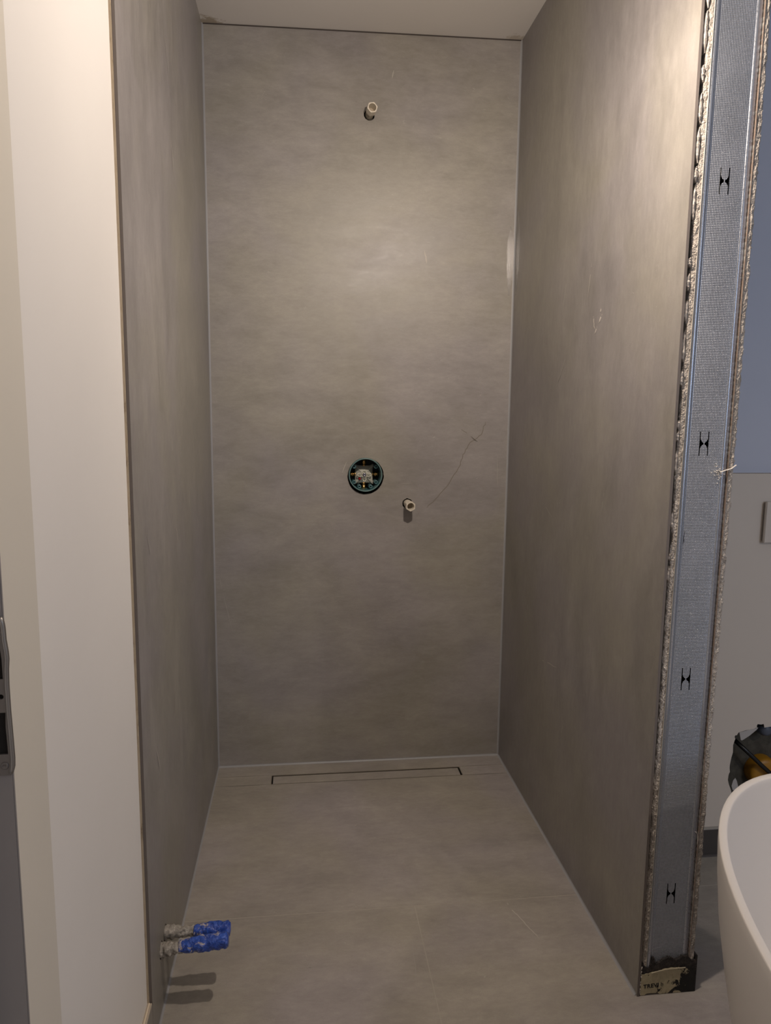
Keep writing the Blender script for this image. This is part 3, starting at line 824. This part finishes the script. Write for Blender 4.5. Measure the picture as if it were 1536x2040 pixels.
# ------------------------------------------------------------------ taped water pipes in the left wall
M_tape = mat('cement_smeared_tape', (.40, .37, .33), .6)
v = coords(M_tape); nb = noise_tex(M_tape, v, 75, 5, .7, 1.5)
setc(M_tape, ramp(M_tape, nb, [(.3, (.20, .18, .155)), (.55, (.40, .37, .33)), (.75, (.62, .58, .52))])); bump(M_tape, nb, 1.0, .004)
M_blue = mat('blue_plastic_sleeve', (.02, .07, .42), .28, coat=.3)
v = coords(M_blue); nb = noise_tex(M_blue, v, 60, 4, .6, 1.8)
pl = noise_tex(M_blue, v, 40, 5, .75, .8)
setc(M_blue, mix(M_blue, ramp(M_blue, nb, [(.3, (.012, .045, .30)), (.7, (.04, .12, .55))]), (.52, .46, .42), ramp(M_blue, pl, [(.585, 0.0), (.62, .8)])))
bump(M_blue, nb, 1.0, .005)
def wrapped(name, y, z0, z1, r, label, seed, split, x1):
    t = tag(empty(name, (0, y, z0)), label, 'pipe', 'taped water pipes low on the left wall')
    def line(x): return (x, y + .0015 * noise.noise(Vector((x * 40, seed, 0))), z0 + (z1 - z0) * x / .135)
    def crumple(amp, f):
        return lambda i, an: 1 + amp * noise.noise(Vector((i * f, cos(an) * 1.6, sin(an) * 1.6 + seed))) + amp * .5 * noise.noise(Vector((i * f * 2.3, cos(an) * 4, sin(an) * 4 + seed)))
    bm = bmesh.new(); n = 46
    xs = [-.03 + (split + .006 + .03) * i / n for i in range(n + 1)]
    tube(bm, [line(x) for x in xs], [r * (1.08 if x < .02 else .86 + .1 * max(0, (.045 - x) / .025)) for x in xs], 28, rf=crumple(.34, .30))
    part('tape_wrap', bm, M_tape, t, True)
    bm = bmesh.new(); n = 60
    xs = [split + (x1 - split) * i / n for i in range(n + 1)]
    rr = []
    for i, x in enumerate(xs):
        q = i / n
        rr.append(r * (.96 + .32 * min(1, q * 2.2)) * (1 if q < .96 else .90))
    rr[0] = r * .9; rr[-1] = r * .55
    tube(bm, [line(x) for x in xs], rr, 30, rf=crumple(.17, .2))
    part('blue_sleeve', bm, M_blue, t, True)
    return t
t1 = wrapped('taped_water_pipe', -.982, .136, .1345, .0118, 'rear one of the two blue sleeved pipes sticking out of the left wall', 3.1, .060, .137)
t2 = wrapped('taped_water_pipe', -1.026, .131, .1440, .0122, 'front one of the two blue sleeved pipes sticking out of the left wall', 8.6, .036, .137)
# grey smears on the front sleeve
bm = bmesh.new()
def smear(bm, pts, y, zf):
    vs = [bm.verts.new((x, y - .0006 - .0045 * max(0, 1 - abs(dz) / .012), zf(x) + dz)) for x, dz in pts]
    bm.faces.new(vs)
# ------------------------------------------------------------------ bath
M_bath = mat('matt_white_mineral_cast', (.69, .655, .62), .34)
bc = Vector((1.205, -2.02)); A_, B_, TH_ = .390, .770, .03
def ell(k, z, dx=0.0, dy=0.0, n=128):
    out = []
    for i in range(n):
        u = (A_ * k + dx) * cos(2 * pi * i / n); w_ = (B_ * k + dy) * sin(2 * pi * i / n)
        out.append((bc.x + cos(TH_) * u - sin(TH_) * w_, bc.y + sin(TH_) * u + cos(TH_) * w_, z))
    return out
bm = bmesh.new()
levels = []
HZB = .58
outer = [(0.0, -.108), (.012, -.102), (.08, -.086), (.15, -.070), (.22, -.054), (.30, -.037), (.38, -.021), (.45, -.009), (.52, -.002), (.56, 0.0), (.5775, 0.0), (.5794, -.0005), (.5800, -.0014)]
inner = [(.5802, -.0060), (.5802, -.0115), (.5797, -.0128), (.578, -.0138), (.572, -.0148), (.55, -.0185), (.45, -.034), (.32, -.058), (.22, -.088), (.16, -.130), (.135, -.185), (.125, -.26), (.122, -.34)]
for z, d in outer + inner: levels.append([bm.verts.new(p) for p in ell(1, z, d, d)])
for a, b in zip(levels[:-1], levels[1:]):
    for i in range(128): bm.faces.new((a[i], a[(i + 1) % 128], b[(i + 1) % 128], b[i]))
bm.faces.new(levels[-1]); bm.faces.new(levels[0])
tag(obj('bathtub', bm, M_bath, smooth=True), 'white oval freestanding bathtub cut by the right edge of the photo', 'bathtub')

# ------------------------------------------------------------------ door frame with strike plate at the far left
fr = tag(empty('door_frame_post', (-.04, -1.70, 0)), 'grey upright door frame post at the left edge carrying a metal strike plate', 'door frame')
YP = -1.74
bm = bmesh.new(); box(bm, (-.0095, YP, 0), (.0193, YP + .004, 2.39), 0, .0010); box(bm, (-.0095, YP + .004, 0), (-.001, -1.69, 2.39)); part('post', bm, M_frame, fr)
M_zinc = mat('worn_steel', (.20, .185, .175), .45, .6)
ol = [(-.0060, .8915), (.0185, .8915), (.0205, .8940), (.0222, .9000), (.0226, .9080), (.0222, .9300), (.0216, .9550), (.0215, .9800), (.0220, .9945),
      (.0230, 1.0050), (.0228, 1.0120), (.0216, 1.0230), (.0214, 1.0340), (.0208, 1.0400), (.0196, 1.0445), (.0150, 1.0460), (-.0060, 1.0460)]
s1 = [(-.002, .9125), (.0172, .9125), (.0171, .9200), (.0165, .9400), (.0172, .9535), (-.002, .9535)]
s2 = [(-.002, .9860), (.0168, .9860), (.0168, 1.0050), (.0160, 1.0160), (.0155, 1.0290), (.0120, 1.0330), (-.002, 1.0330)]
h1 = [(.0141 + .0024 * cos(k * pi / 7), .9690 + .0024 * sin(k * pi / 7)) for k in range(14)]
bm = slab_with_holes(ol, [s1, s2, h1], .0022, lambda u, v_: Vector((u, YP - .0024, v_)), Vector((0, 1, 0)), 0, 0)
sp_ = part('strike_plate', bm, M_zinc, fr)
# raised rolled lip along the free edge
bm = bmesh.new()
tube(bm, [(x - .0018, YP - .0024, z) for x, z in ol[2:15]], .0019, 10); e = obj('rolled_lip', bm, mat('brushed_zinc', (.34, .325, .31), .38, .7), sp_, True)
for v_ in e.data.vertices: v_.co -= Vector(fr.location)
bm = bmesh.new(); box(bm, (-.004, YP - .0001, .908), (.0178, YP + .0004, 1.036)); e = obj('lock_recess', bm, M_dark, sp_)
for v_ in e.data.vertices: v_.co -= Vector(fr.location)
bm = bmesh.new(); lathe_y(bm, .0135, .9012, [(.0001, YP - .0028), (.0012, YP - .0028), (.0016, YP - .0034), (.0034, YP - .0034), (.0038, YP - .0026), (.0038, YP - .0020)], 20)
e = obj('screw', bm, M_zinc, sp_, True)
for v_ in e.data.vertices: v_.co -= Vector(fr.location)

# ------------------------------------------------------------------ lamps hanging out of the frame
def pendant(loc, label):
    t = tag(empty('pendant_lamp', (loc.x, loc.y, loc.z)), label, 'lamp', 'pendant lamps')
    bm = bmesh.new(); tube(bm, [(loc.x, loc.y, loc.z + .10), (loc.x, loc.y, ceil_z(loc.x))], .003, 8); part('cord', bm, M_blackpl, t)
    bm = bmesh.new(); tube(bm, [(loc.x, loc.y, loc.z + .10), (loc.x, loc.y, loc.z + .05)], .018, 20); part('lamp_holder', bm, M_casing, t)
    bm = bmesh.new(); tube(bm, [(loc.x, loc.y, loc.z + .06), (loc.x, loc.y, loc.z + .035)], [.03, .06], 32, cap=False)
    part('lamp_shade', bm, M_frame, t, True)
    return t
pendant(LAMP, 'work lamp hanging from the ceiling in front of the shower')
pendant(LAMP2, 'lamp hanging from the ceiling beside the bathtub')
